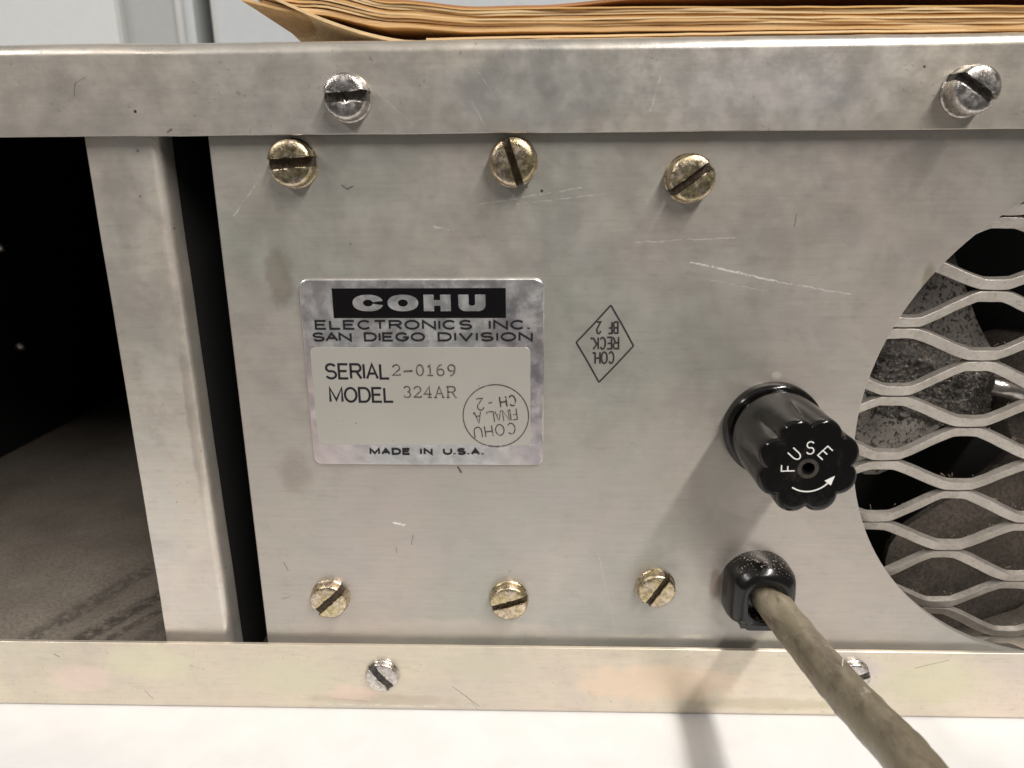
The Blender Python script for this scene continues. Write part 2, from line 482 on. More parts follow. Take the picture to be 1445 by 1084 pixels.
# ------------------------------------------------------------------ cabinets behind
cb = thing('steel_cabinet', 'pale grey steel cabinet with a bright door edge behind the unit', 'cabinet', (-420, 560, TZ))
mb = MB(); mb.box(-760, -259, 512, 900, TZ, 900); mb.build('carcass', MAT['cab_mid'], cb)
pr = [(-755, 500), (-318.5, 500), (-317.2, 500.6), (-316.6, 502), (-316.6, 511.4), (-755, 511.4)]
mb = MB(); mb.loft([[(x, y, z) for x, y in pr] for z in (TZ + 6, 895)]); mb.build('door', MAT['cab_light'], cb)
mb = MB(); mb.box(-316.4, -313.4, 499.0, 511.4, TZ + 6, 895); mb.build('edge_trim', MAT['cab_trim'], cb)
mb = MB(); mb.box(-313.2, -271.5, 506.0, 511.4, TZ + 4, 896); mb.build('stile', MAT['cab_mid'], cb)
mb = MB(); mb.box(-271.3, -266.8, 501.0, 511.4, TZ + 4, 896); mb.build('edge_trim', MAT['cab_trim'], cb)
mb = MB(); mb.box(-266.6, -259.2, 505.0, 511.4, TZ + 4, 896); mb.build('stile', MAT['cab_blue'], cb)
cb2 = thing('steel_cabinet', 'bluish grey steel cabinet behind the stack of manila envelopes', 'cabinet', (200, 560, TZ))
mb = MB(); mb.box(-243, 800, 514, 900, TZ, 900); mb.build('carcass', MAT['cab_mid'], cb2)
mb = MB(); mb.box(-241.5, 796, 502.0, 513.4, TZ + 6, 895); mb.build('door', MAT['cab_blue'], cb2)
mb = MB(); mb.box(-244.6, -241.7, 503.0, 513.4, TZ + 6, 895); mb.build('edge_trim', MAT['cab_trim'], cb2)

# ------------------------------------------------------------------ the instrument
ch = thing('electronics_chassis', 'rear of a chromate aluminium electronics chassis with nameplate, fuse knob and fan grille', 'chassis', (15, 120, TZ))
X0, X1, YB = -151.0, 140.0, 250.0
RF, RT_ = -1.6, 0.55           # front face of the rails, sheet thickness
ZT, ZLIP, ZB1, ZB0 = 15.3, 5.25, -63.95, -75.0
# top cover: lip, rounded bend, top sheet
R = 1.5
prof = [(RF, ZLIP), (RF + .06, ZLIP - .06), (RF + RT_ - .06, ZLIP - .06), (RF + RT_, ZLIP)]
prof += [(RF + R + (R - RT_) * math.cos(math.radians(a)), ZT - R + (R - RT_) * math.sin(math.radians(a))) for a in range(180, 89, -10)]
prof += [(YB, ZT - RT_), (YB, ZT)]
prof += [(RF + R + R * math.cos(math.radians(a)), ZT - R + R * math.sin(math.radians(a))) for a in range(90, 181, 6)]
def wavy_rail(prof, x0, x1, steps, amp, seed):
    mb = MB()
    rings = []
    for i in range(steps + 1):
        x = x0 + (x1 - x0) * i / steps
        ring = []
        for y, z in prof:
            dy = amp * mnoise.noise(Vector((x * .05, z * .06, seed)))
            dz = amp * .8 * mnoise.noise(Vector((x * .11, z * .02, seed + 5)))
            ring.append((x, y + (dy if y < 20 else 0), z + dz))
        rings.append(ring)
    mb.loft(rings)
    return mb
wavy_rail(prof, X0, X1, 90, .10, 3.0).build('top_rail', MAT['rail_top'], ch, smooth=35)
r = .7
prof = [(RF, ZB1), (RF + .05, ZB1 + .05), (RF + RT_ - .05, ZB1 + .05), (RF + RT_, ZB1), (RF + RT_, ZB0 + r)]
prof += [(RF + RT_ + .15, ZB0 + RT_), (-.2, ZB0 + RT_), (-.2, ZB0 + .0)]
prof += [(RF + r + r * math.cos(math.radians(a)), ZB0 + r + r * math.sin(math.radians(a))) for a in range(270, 179, -15)]
mbr = MB()
mbr.loft([[(x, y, z) for y, z in prof] for x in [X0 + (X1 - X0) * i / 60 for i in range(61)]])
mbr.build('bottom_rail', MAT['rail_bottom'], ch, smooth=35)
mb = MB(); mb.box(X0, X1, -.15, YB, ZB0 + .02, ZB0 + RT_); mb.build('floor_sheet', MAT['floor'], ch)
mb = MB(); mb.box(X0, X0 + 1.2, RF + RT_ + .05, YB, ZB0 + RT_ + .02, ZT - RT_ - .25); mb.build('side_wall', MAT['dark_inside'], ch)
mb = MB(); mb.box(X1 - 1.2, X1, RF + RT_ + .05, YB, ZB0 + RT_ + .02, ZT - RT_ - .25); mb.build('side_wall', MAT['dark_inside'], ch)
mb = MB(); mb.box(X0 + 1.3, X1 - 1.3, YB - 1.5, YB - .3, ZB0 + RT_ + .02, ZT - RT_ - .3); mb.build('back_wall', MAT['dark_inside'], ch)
mb = MB(); mb.box(X0 + 1.3, X1 - 1.3, 4.0, YB - 1.6, ZT - RT_ - 1.2, ZT - RT_ - .35); mb.build('cover_shade_sheet', MAT['dark_inside'], ch)  # near-black sheet added under the cover, its colour stands for shade

# upright post left of the panel: front flange, bend, web
def post():
    xl, xr, y0, rr, t = -53.6, -44.7, .15, 1.3, 1.1
    pr = [(xl, y0 + t), (xl, y0 + .12), (xl + .12, y0)]
    pr += [(xr - rr + rr * math.cos(math.radians(a)), y0 + rr + rr * math.sin(math.radians(a))) for a in range(270, 361, 10)]
    pr += [(xr, y0 + 3.6), (xr - t, y0 + 3.6), (xr - t, y0 + rr + .3), (xr - rr, y0 + t)]
    mb = MB()
    rings = []
    for i in range(25):
        z = -72 + (ZT - 1.5 + 72) * i / 24
        bow = .75 * max(0, (0 - z) / 65) ** 1.2
        rings.append([(x + (bow if x > -50 else 0) + .08 * mnoise.noise(Vector((z * .1, 2, 1))), y, z) for x, y in pr])
    mb.loft(rings)
    return mb.build('post', MAT['post'], ch, smooth=35)
post()
mb = MB(); mb.box(-45.9, -45.1, 4.0, 120, ZB0 + RT_ + .1, ZT - 2.2); mb.build('gap_shade_plate', MAT['dark_inside'], ch)  # added dark plate behind the post, stands in for the gap's shade

# rear panel with its round fan opening
HC, HR = (76.2, -31.75), 34.07
PX0, PX1, PZ0, PZ1, PT = -38.55, 118.0, -71.5, 12.5, 1.2
def plate_with_hole():
    angs = [2 * PI * i / 160 for i in range(160)]
    for cx_, cz_ in ((PX0, PZ0), (PX1, PZ0), (PX0, PZ1), (PX1, PZ1)):
        a = math.atan2(cz_ - HC[1], cx_ - HC[0]) % (2 * PI)
        k = min(range(160), key=lambda i: abs(angs[i] - a))
        angs[k] = a
    def outer(a, e):
        dx, dz = math.cos(a), math.sin(a)
        t = 1e9
        if dx > 1e-9: t = min(t, (PX1 - e - HC[0]) / dx)
        if dx < -1e-9: t = min(t, (PX0 + e - HC[0]) / dx)
        if dz > 1e-9: t = min(t, (PZ1 - e - HC[1]) / dz)
        if dz < -1e-9: t = min(t, (PZ0 + e - HC[1]) / dz)
        return HC[0] + t * dx, HC[1] + t * dz
    def inner(a, rr):
        return HC[0] + rr * math.cos(a), HC[1] + rr * math.sin(a)
    rings = []
    for fn, e, y in ((outer, 0, PT), (outer, 0, .15), (outer, .15, 0), (inner, HR + .2, 0), (inner, HR + .04, .06), (inner, HR, .25), (inner, HR, PT)):
        rings.append([(*(lambda q: (q[0], y, q[1]))(fn(a, e)),) for a in angs])
    mb = MB()
    mb.loft(rings + [rings[0]], cap=False)
    return mb.build('rear_panel', MAT['panel'], ch, smooth=25)
panel = plate_with_hole()

# ------------------------------------------------------------------ slotted screws
def screw_meshes(rad, h, slot_w, rag, seed, mat_name):
    rnd = random.Random(seed)
    mb = MB()
    prof = [(rad + .12, 0), (rad + .14, .25), (rad, .42), (rad, h * .60), (rad * .99, h * .74), (rad * .965, h * .84), (rad * .915, h * .92), (rad * .84, h * .965), (rad * .70, h * .985), (rad * .4, h * 1.0)]
    n = 26
    jit = [rnd.uniform(-rag, rag) for _ in range(2)]
    for side in (1, -1):
        rings = []
        ragged = [rnd.uniform(-rag, rag) for _ in range(13)]
        for rr, y in prof:
            w = slot_w / 2 * (1.0 + (.35 if y > h * .9 else 0) * .3)
            w = min(w, rr * .95)
            a0 = math.asin(w / rr)
            ring = []
            for i in range(n + 1):
                a = a0 + (PI - 2 * a0) * i / n
                ring.append((rr * math.cos(a), -y, side * rr * math.sin(a)))
            for i in range(1, 12):           # chord back along the slot wall, ragged near the top
                x = -rr * math.cos(a0) + 2 * rr * math.cos(a0) * i / 12
                e = ragged[i] * (1 if y > h * .7 else .25)
                ring.append((x, -y + abs(e) * .4, side * (w + e)))
            rings.append(ring)
        mb.loft(rings)
    sl = MB()
    d = arc_pts(0, 0, rad * .965, 0, 360, 28)[:-1]
    sl.loft([[(x, -.1, z) for x, z in d], [(x, -h * .50 + .1 * math.sin(3 * x), z) for x, z in d]])
    return mb, sl
def screw(x, z, ybase, angle, kind, seed, label=None, rad=2.75, h=2.6, sw=.85, rag=.07):
    mb, sl = screw_meshes(rad, h, sw, rag, seed, kind)
    o = mb.build('screw', MAT[kind], ch, smooth=32)
    s_ = sl.build('slot', MAT['slot_dirt' if kind == 'brass' else 'slot_grey'], o)
    Rm = Matrix.Rotation(-math.radians(angle), 4, 'Y')
    o.location = Vector((x, ybase, z)) * S
    o.rotation_euler = Rm.to_euler()
    s_.matrix_parent_inverse = Matrix.Identity(4)
    if label:
        o['label'] = label
    return o
screw(-28.4, 2.05, 0, 4, 'brass', 1, h=2.3, sw=1.15, rag=.09)
screw(-2.25, 2.0, 0, -72, 'brass', 2)
screw(18.5, .05, 0, 36, 'brass', 3)
screw(-28.6, -56.9, 0, 43, 'brass', 4, h=1.75, rad=2.65, sw=.95, rag=.07)
screw(-3.2, -56.85, 0, 18, 'brass', 5, h=1.75, rad=2.65)
screw(17.3, -54.7, 0, 58, 'brass', 6, h=1.75, rad=2.6, sw=.8)
screw(-21.0, 9.1, RF, 2, 'nickel', 7, rad=2.55, h=2.3, sw=1.15, rag=.22)
screw(48.2, 9.1, RF, -33, 'nickel', 8, rad=2.6, h=2.9, sw=.95, rag=.07)
screw(-21.5, -68.6, RF, -52, 'nickel', 9, rad=2.35, h=1.1, sw=1.2, rag=.2)
screw(45.3, -67.6, RF, 20, 'nickel', 10, rad=2.35, h=1.1, sw=.9, rag=.1)
# two screw tips on the far side wall of the open bay
for z in (-17.1, -45.4):
    mb = MB()
    mb.loft([[(X0 + 1.2 + x, 110 + rr * math.cos(2 * PI * i / 16), z + rr * math.sin(2 * PI * i / 16)) for i in range(16)]
             for x, rr in ((0, 1.9), (.8, 1.9), (1.5, 1.6), (2.0, 1.1), (2.3, .5), (2.35, .1))])
    mb.build('screw_tip', MAT['nickel'], ch, smooth=50)

# ------------------------------------------------------------------ stroke lettering
def A_(cx, cy, rx, ry, a0, a1, n=12):
    return arc_pts(cx, cy, rx, a0, a1, n, ry)
G = {
 'A': (1.0, [[(0, 0), (.5, 1), (1, 0)], [(.19, .35), (.81, .35)]]),
 'B': (.9, [[(0, 0), (0, 1), (.6, 1)] + A_(.62, .76, .32, .24, 90, -90)[1:] + [(0, .52)], [(.6, .52)] + A_(.66, .26, .34, .26, 90, -90)[1:] + [(0, 0)]]),
 'C': (1.0, [A_(.5, .5, .5, .5, 40, 320, 24)]),
 'D': (1.0, [[(0, 0), (0, 1), (.5, 1)] + A_(.5, .5, .5, .5, 90, -90, 16)[1:] + [(0, 0)]]),
 'E': (.85, [[(1, 1), (0, 1), (0, 0), (1, 0)], [(0, .52), (.86, .52)]]),
 'F': (.8, [[(1, 1), (0, 1), (0, 0)], [(0, .52), (.82, .52)]]),
 'G': (1.05, [A_(.5, .5, .5, .5, 42, 345, 24) + [(.98, .45), (.58, .45)]]),
 'H': (.95, [[(0, 0), (0, 1)], [(1, 0), (1, 1)], [(0, .52), (1, .52)]]),
 'I': (.0, [[(0, 0), (0, 1)]]),
 'K': (.9, [[(0, 0), (0, 1)], [(1, 1), (0, .4)], [(.3, .58), (1, 0)]]),
 'L': (.8, [[(0, 1), (0, 0), (1, 0)]]),
 'M': (1.15, [[(0, 0), (0, 1), (.5, .12), (1, 1), (1, 0)]]),
 'N': (1.0, [[(0, 0), (0, 1), (1, 0), (1, 1)]]),
 'O': (1.1, [A_(.5, .5, .5, .5, 0, 360, 28)]),
 'R': (.95, [[(0, 0), (0, 1), (.62, 1)] + A_(.64, .75, .34, .25, 90, -90)[1:] + [(0, .5)], [(.55, .5), (1, 0)]]),
 'S': (.95, [A_(.5, .745, .46, .255, 25, 250, 14) + A_(.5, .26, .48, .26, 75, -160, 16)]),
 'T': (.9, [[(0, 1), (1, 1)], [(.5, 1), (.5, 0)]]),
 'U': (1.0, [[(0, 1), (0, .42)] + A_(.5, .42, .5, .42, 180, 360, 16)[1:] + [(1, 1)]]),
 'V': (1.05, [[(0, 1), (.5, 0), (1, 1)]]),
 '.': (.0, [[(-.01, -.03), (-.01, .13)]]),
 '-': (.7, [[(0, .45), (1, .45)]]),
 ' ': (.45, []),
 '2': (.85, [A_(.5, .70, .48, .30, 165, -25, 14) + [(.0, .0), (1, 0)]]),
 # typewriter figures with feet
 't2': (.85, [A_(.5, .70, .46, .30, 170, -25, 14) + [(.0, .03), (1, .03), (1, .16)]]),
 't-': (1.05, [[(0, .40), (1, .46)], [(0, .35), (1, .41)]]),
 't0': (.85, [A_(.5, .5, .46, .5, 0, 360, 28)]),
 't1': (.7, [[(.1, .78), (.5, 1), (.5, 0)], [(0, 0), (1, 0)]]),
 't6': (.85, [A_(.5, .30, .46, .30, 0, 360, 22), [(.05, .34)] + A_(.66, .42, .62, .58, 170, 85, 10)]),
 't9': (.85, [A_(.5, .70, .46, .30, 0, 360, 22), [(.95, .66)] + A_(.34, .58, .62, .58, -10, -95, 10)]),
 't3': (.85, [A_(.45, .75, .42, .25, 160, -80, 12), A_(.45, .26, .47, .27, 80, -160, 14)]),
 't4': (.9, [[(.72, 0), (.72, 1), (0, .30), (1, .30)], [(.45, 0), (1, 0)]]),
 'tA': (1.1, [[(.08, 0), (.5, 1), (.92, 0)], [(.24, .36), (.76, .36)], [(-.06, 0), (.24, 0)], [(.76, 0), (1.06, 0)]]),
 'tR': (1.1, [[(.12, 0), (.12, 1), (.6, 1)] + A_(.6, .75, .28, .25, 90, -90)[1:] + [(.12, .5)], [(.55, .5), (.92, 0), (1.05, 0)], [(-.03, 0), (.3, 0)], [(-.03, 1), (.12, 1)]]),
}
def ribbon(mb, pts, w, y, place):
    """flat stroke of width w along pts, mitred; place maps (u, v, y) to world"""
    P = [Vector(p) for p in pts]
    P = [p for i, p in enumerate(P) if i == 0 or (p - P[i - 1]).length > 1e-5]
    if len(P) < 2:
        return
    closed = (P[0] - P[-1]).length < 1e-4 and len(P) > 3
    if closed:
        P = P[:-1]
    n = len(P)
    L, Rr = [], []
    for i in range(n):
        a = P[i] - P[i - 1] if (i > 0 or closed) else P[1] - P[0]
        b = P[(i + 1) % n] - P[i] if (i < n - 1 or closed) else P[-1] - P[-2]
        a, b = a.normalized(), b.normalized()
        na, nb = Vector((-a.y, a.x)), Vector((-b.y, b.x))
        m_ = na + nb
        if m_.length < 1e-4:
            m_ = na
        m_.normalize()
        k = min(1.0 / max(m_.dot(na), .35), 1.9)
        e = Vector((0, 0))
        if not closed and i == 0: e = -a * w * .5 * 0
        L.append(P[i] + m_ * w * .5 * k)
        Rr.append(P[i] - m_ * w * .5 * k)
    vs_ = [place(p.x, p.y, y) for p in L] + [place(p.x, p.y, y) for p in Rr]
    fs = [(i, (i + 1) % n, n + (i + 1) % n, n + i) for i in range(n if closed else n - 1)]
    mb.add(vs_, fs)
def text_mesh(s, x0, x1, z0, z1, w, y, gap=.35, place=None, pre='', aspect=None, step=.004):
    """letters of s fitted exactly into x0..x1, z0..z1 (stroke centre lines inset by half the stroke)"""
    place = place or (lambda u, v, yy: (u, yy, v))
    keys = [pre + c if pre + c in G else c for c in s]
    H = z1 - z0 - w
    adv = []
    for k in keys:
        adv.append(G[k][0])
    total = sum(adv) + gap * (len(keys) - 1)
    sc = (x1 - x0 - w) / max(total, 1e-6)
    mb = MB()
    cur = x0 + w / 2
    q = 0
    for k, a in zip(keys, adv):
        for st in G[k][1]:
            pts = [(cur + p[0] * a * sc if a else cur + p[0] * .3, z0 + w / 2 + p[1] * H) for p in st]
            ribbon(mb, pts, w if k != '.' else w * 1.3, y - step * (q % 5), place)
            q += 1
        cur += (a + gap) * sc
    return mb

# ------------------------------------------------------------------ nameplate
def slab(outline, y0, y1, bev):
    mb = MB()
    cx_ = sum(p[0] for p in outline) / len(outline)
    cz_ = sum(p[1] for p in outline) / len(outline)
    def ins(p, e):
        return (p[0] - e * (1 if p[0] > cx_ else -1), p[1] - e * (1 if p[1] > cz_ else -1))
    mb.loft([[(x, y0, z) for x, z in outline], [(x, y1 + bev, z) for x, z in outline], [(ins(p, bev)[0], y1, ins(p, bev)[1]) for p in outline]])
    return mb
NPL = dict(x0=-29.15, x1=1.5, z0=-36.5, z1=-11.75)
plate = slab(rrect(NPL['x0'], NPL['x1'], NPL['z0'], NPL['z1'], 1.1), -.02, -.42, .12).build('nameplate', MAT['foil'], ch, smooth=30)
slab(rrect(-28.4, -.2, -33.65, -20.4, .7), -.40, -.45, .02).build('grey_field', MAT['field'], plate)
YT = -.475
mb = MB(); mb.box(-25.0, -3.27, -.455, -.41, -16.62, -12.87); mb.build('black_block', MAT['block'], plate)
def cohu():
    mb = MB()
    z0, z1 = -15.75, -13.66
    cz, b = (z0 + z1) / 2, (z1 - z0) / 2
    y = -.468
    P = lambda u, v: (u, y, v)
    # C: heavy ring open to the right
    def ring(cx, a, ia, ib, a0, a1, n=40):
        k = len(mb.v)
        for i in range(n + 1):
            t = math.radians(a0 + (a1 - a0) * i / n)
            ct, st = math.cos(t), math.sin(t)
            e = lambda v: math.copysign(abs(v) ** .9, v)
            mb.v.append(P(cx + a * e(ct), cz + b * e(st)))
            mb.v.append(P(cx + ia * ct, cz + ib * st))
        for i in range(n):
            mb.f.append((k + 2 * i, k + 2 * i + 1, k + 2 * i + 3, k + 2 * i + 2))
    ring(-20.55, 1.93, .62, .42, 13, 347)
    ring(-16.15, 1.93, .62, .45, 0, 360)
    # H
    for u0, u1 in ((-13.55, -12.25), (-11.45, -10.15)):
        mb.add([P(u0, z0), P(u1, z0), P(u1, z1), P(u0, z1)], [(0, 1, 2, 3)])
    mb.add([P(-12.25, cz - .36), P(-11.45, cz - .36), P(-11.45, cz + .36), P(-12.25, cz + .36)], [(0, 1, 2, 3)])
    # U
    o = [(-9.2, z1)] + arc_pts(-8.3, z0 + .8, .9, 180, 270, 8, .8) + arc_pts(-6.7, z0 + .8, .9, 270, 360, 8, .8) + [(-5.8, z1)]
    i_ = [(-7.9, z1)] + arc_pts(-7.6, z0 + 1.0, .3, 180, 270, 8, .3) + arc_pts(-7.4, z0 + 1.0, .3, 270, 360, 8, .3) + [(-7.1, z1)]
    k = len(mb.v)
    for a_, b_ in zip(o, i_):
        mb.v.append(P(*a_)); mb.v.append(P(*b_))
    for i in range(len(o) - 1):
        mb.f.append((k + 2 * i, k + 2 * i + 1, k + 2 * i + 3, k + 2 * i + 2))
    return mb
cohu().build('lettering', MAT['foil'], plate)['label'] = 'silver COHU lettering in the black block'
def letters(s, x0, x1, z0, z1, w, gap=.35, mat='ink', pre='', parent=None, y=YT, place=None):
    return text_mesh(s, x0, x1, z0, z1, w, y, gap, place, pre).build('lettering', MAT[mat], parent or plate)
letters('ELECTRONICS', -27.5, -7.5, -18.12, -16.85, .26, .36)
letters('INC.', -5.45, -.3, -18.12, -16.86, .26, .36)
letters('SAN', -27.95, -22.9, -19.66, -18.45, .26, .22)
letters('DIEGO', -21.35, -13.55, -19.65, -18.44, .26, .33)
letters('DIVISION', -11.95, .1, -19.64, -18.43, .26, .36)
letters('SERIAL', -26.7, -18.25, -24.66, -22.47, .30, .28)
letters('MODEL', -26.4, -17.9, -27.8, -25.65, .30, .28)
letters('2-0169', -18.0, -9.75, -24.2, -22.6, .19, .42, 'typed', 't')
letters('324AR', -16.7, -9.7, -27.15, -25.5, .18, .34, 'typed', 't')
letters('MADE', -21.6, -16.1, -35.08, -34.1, .27, .42)
letters('IN', -14.85, -13.15, -35.07, -34.08, .27, .5)
letters('U.S.A.', -11.8, -6.4, -35.05, -34.06, .27, .46)
# round inspection stamp, upside down on the plate
def stamp_round():
    cx_, cz_, rr = -4.7, -29.58, 4.27
    mb = MB()
    ribbon(mb, arc_pts(cx_, cz_, rr, 0, 360, 72), .11, YT - .03, lambda u, v, y: (u, y, v))
    rot = math.radians(180 + 7.5)
    def pl(u, v, y):
        return (cx_ + u * math.cos(rot) - v * math.sin(rot), y, cz_ + u * math.sin(rot) + v * math.cos(rot))
    for s, u0, u1, v0, v1, w, g in (('COHU', -2.3, 3.2, 1.15, 2.75, .12, .45), ('FINAL.', -2.8, 1.15, -.75, .85, .11, .3), ('A.', 1.85, 2.85, -.9, .75, .11, .1), ('CH', -2.9, -.75, -2.6, -1.05, .16, .4), ('-', .15, .75, -2.6, -1.05, .12, .3), ('2', 1.3, 2.25, -2.7, -1.0, .12, .3)):
        t = text_mesh(s, u0, u1, v0, v1, w, YT - .03, g, pl)
        mb.add(t.v, t.f)
    return mb
stamp_round().build('inspection_stamp', MAT['stamp_thin'], plate)
def stamp_diamond():
    mb = MB()
    ident = lambda u, v, y: (u, y, v)
    pts = [(9.82, -15.1), (12.85, -20.3), (8.62, -25.1), (5.6, -19.85), (9.82, -15.1)]
    for i in range(4):
        ribbon(mb, [pts[i], ((pts[i][0] + pts[i + 1][0]) / 2 + .05, (pts[i][1] + pts[i + 1][1]) / 2), pts[i + 1]], .21, -.03 - .004 * i, ident)
    rot = math.radians(180 + 1.5)
    cx_, cz_ = 9.2, -19.95
    def pl(u, v, y):
        return (cx_ + u * math.cos(rot) - v * math.sin(rot), y, cz_ + u * math.sin(rot) + v * math.cos(rot))
    for s, u0, u1, v0, v1, g in (('COH.', -1.25, 1.5, 1.05, 2.75, .3), ('RECK.', -1.85, 1.75, -.85, .85, .3), ('BF', -1.75, -.35, -2.8, -1.15, .35), ('2', .4, 1.1, -2.85, -1.15, .3)):
        t = text_mesh(s, u0, u1, v0, v1, .21, -.04, g, pl)
        mb.add(t.v, t.f)
    return mb
stamp_diamond().build('inspection_stamp', MAT['stamp_bold'], ch)

# ------------------------------------------------------------------ fuse holder
KC = (31.15, -31.25)
def ring_at(rr, y, n=60, fn=None):
    return [(KC[0] + (rr if fn is None else fn(2 * PI * i / n)) * math.cos(2 * PI * i / n), y, KC[1] + (rr if fn is None else fn(2 * PI * i / n)) * math.sin(2 * PI * i / n)) for i in range(n)]
fh = MB()
fh.loft([ring_at(6.3, -.02), ring_at(6.3, -1.1), ring_at(6.22, -1.4), ring_at(6.0, -1.62), ring_at(5.7, -1.7), ring_at(4.6, -1.72)])
holder = fh.build('fuse_holder', MAT['bakelite'], ch, smooth=40)
kn = MB()
NK = 240
YF = -13.2
def lobe(t, R0, d):
    return lambda a: R0 - d * (1 - (math.cos(4 * (a - .42)) ** 2 + .012) ** .27)
rings = [ring_at(4.6, -1.8, NK), ring_at(5.35, -1.9, NK), ring_at(5.6, -2.2, NK)]
for i in range(15):
    t = i / 14
    y = -2.6 + (YF + .75 + 2.6) * t
    d = 1.2 * min(1, max(0, (t - .34) / .5)) ** .6 if t > .34 else 0
    rings.append(ring_at(0, y, NK, lobe(t, 5.75 + .12 * t, d)))
for dr, y in ((.04, YF + .45), (.12, YF + .22), (.26, YF + .07), (.42, YF + .012), (.52, YF), (.9, YF)):
    rings.append(ring_at(0, y, NK, lobe(1, 5.87 - dr, 1.2)))
rings.append(ring_at(3.0, YF, NK))
rings.append(ring_at(1.05, YF, NK))
rings.append(ring_at(.72, YF + .02, NK))
rings.append(ring_at(.64, YF + .14, NK))
rings.append(ring_at(.62, YF + 1.6, NK))
kn.loft(rings)
knob = kn.build('fuse_knob', MAT['bakelite'], holder, smooth=38)
wr = MB()
wr.loft([[(x, y, z) for x, z in ((KC[0] - .1 + (a) * math.cos(2 * PI * i / 32), KC[1] - .15 + a * math.sin(2 * PI * i / 32)) for i in range(32))] for a, y in ((.74, YF - .012), (1.2, YF - .012))], cap=False)
wr.build('worn_ring', MAT['worn_ring'], holder)
# engraved white marks, filled flush
fu = MB()
for c, ang in (('F', 182), ('U', 138), ('S', 93), ('E', 48)):
    a = math.radians(ang)
    up = Vector((math.cos(a), math.sin(a)))
    rd = Vector((math.sin(a), -math.cos(a)))
    cw = .95 * (1 if c != 'F' else .9)
    def pl(u, v, y, up=up, rd=rd):
        p = Vector(KC) + rd * u + up * v
        return (p.x, y, p.y)
    t = text_mesh(c, -cw / 2, cw / 2, 1.55, 3.15, .135, YF - .025, .3, pl)
    fu.add(t.v, t.f)
a0, a1 = 236, 322
ribbon(fu, arc_pts(KC[0], KC[1], 2.95, a0, a1, 20), .16, YF - .025, lambda u, v, y: (u, y, v))
ae = math.radians(a1)
tip_c = Vector((KC[0] + 2.95 * math.cos(ae), KC[1] + 2.95 * math.sin(ae)))
td, rd = Vector((-math.sin(ae), math.cos(ae))), Vector((math.cos(ae), math.sin(ae)))
tri = [tip_c + rd * .48 - td * .1, tip_c - rd * .48 - td * .1, tip_c + td * 1.05]
fu.add([(p.x, YF - .032, p.y) for p in tri], [(0, 1, 2)])
fl_ = fu.build('lettering', MAT['white'], holder)
fl_['label'] = 'white FUSE lettering and turning arrow'

# ------------------------------------------------------------------ cord grip and cord
GC = (31.2, -54.6)
def grip_outline(k, drop=0.0):
    pts = []
    for i in range(64):
        a = 2 * PI * i / 64
        x, z = 5.25 * math.cos(a), 5.6 * math.sin(a)
        x = math.copysign(min(abs(x), 4.45 + max(0, abs(x) - 4.45) * .25), x)
        pts.append((GC[0] + x * k, GC[1] + z * k - drop))
    return pts
gb = MB()
lv = [(1.0, -.02), (1.0, -1.5), (.985, -2.3), (.95, -3.0), (.89, -3.65), (.80, -4.2), (.70, -4.5), (.58, -4.6), (.50, -4.5), (.47, -3.8), (.45, -2.5)]
rings = []
for k, y in lv:
    ring = []
    for (x, z) in grip_outline(k):
        # lower side is cut back to a flat with a split
        if z < GC[1] - 2.0:
            z = max(z, GC[1] - 3.9)
        ring.append((x, y * (1 if z > GC[1] - 3.4 or k < .6 else .82), z))
    rings.append(ring)
gb.loft(rings)
grip = gb.build('cord_grip', MAT['grip'], ch, smooth=45)
jw = MB()
o = rrect(GC[0] - 2.3, GC[0] + 3.4, GC[1] - 4.9, GC[1] - 2.6, .7, 4)
jw.loft([[(x, -.03, z) for x, z in o], [(x, -3.0, z) for x, z in o], [(GC[0] + (x - GC[0]) * .93, -3.5, GC[1] + (z - GC[1]) * .97) for x, z in o]])
jw.build('clamp_jaw', MAT['grip'], grip, smooth=30)
rb = MB()
rb.box(GC[0] - 2.75, GC[0] - 2.15, -3.7, -.1, GC[1] - 4.3, GC[1] - 2.0)
rb.build('clamp_rib', MAT['grip'], grip)

def bez(pts, n):
    """Catmull-Rom through pts"""
    out = []
    P = [Vector(p) for p in pts]
    P = [P[0] * 2 - P[1]] + P + [P[-1] * 2 - P[-2]]
    for i in range(1, len(P) - 2):
        for j in range(n):
            t = j / n
            a, b, c, d = P[i - 1], P[i], P[i + 1], P[i + 2]
            out.append(.5 * ((2 * b) + (c - a) * t + (2 * a - 5 * b + 4 * c - d) * t * t + (3 * b - a - 3 * c + d) * t ** 3))
    out.append(P[-2])
    return out
def tube(path, rad, n=28, rough=0.0, flat=1.0):
    mb = MB()
    rings = []
    up = Vector((0, 0, 1))
    for i, p in enumerate(path):
        t = (path[min(i + 1, len(path) - 1)] - path[max(i - 1, 0)]).normalized()
        sdv = t.cross(up)
        if sdv.length < .05:
            sdv = Vector((1, 0, 0))
        sdv.normalize()
        u2 = sdv.cross(t).normalized()
        ring = []
        for j in range(n):
            a = 2 * PI * j / n
            q = math.cos(a) * sdv + math.sin(a) * u2 * flat
            rr = rad
            if rough:
                rr += rough * mnoise.noise((p + q * rad) * .45) + rough * .4 * mnoise.noise((p + q * rad) * 1.4)
            ring.append(tuple(p + q * rr))
        rings.append(ring)
    mb.loft(rings)
    return mb
path = bez([(31.7, -1.5, -54.3), (32.5, -4, -55.0), (33.5, -8, -55.7), (34.0, -18.5, -54.4), (34.4, -27.5, -52.8), (34.3, -36.5, -50.6), (35.2, -53, -51), (37, -72, -60), (39, -86, -71), (40.5, -95, -92), (41, -98, -130), (42, -99, -220), (44, -99, -420)], 16)
cord = thing('power_cord', 'grimy grey rubber mains cord coming out of the black cord grip', 'cord', (33, -40, -54))
tube(path, 2.3, 32, .14).build('jacket', MAT['cord'], cord, smooth=60)
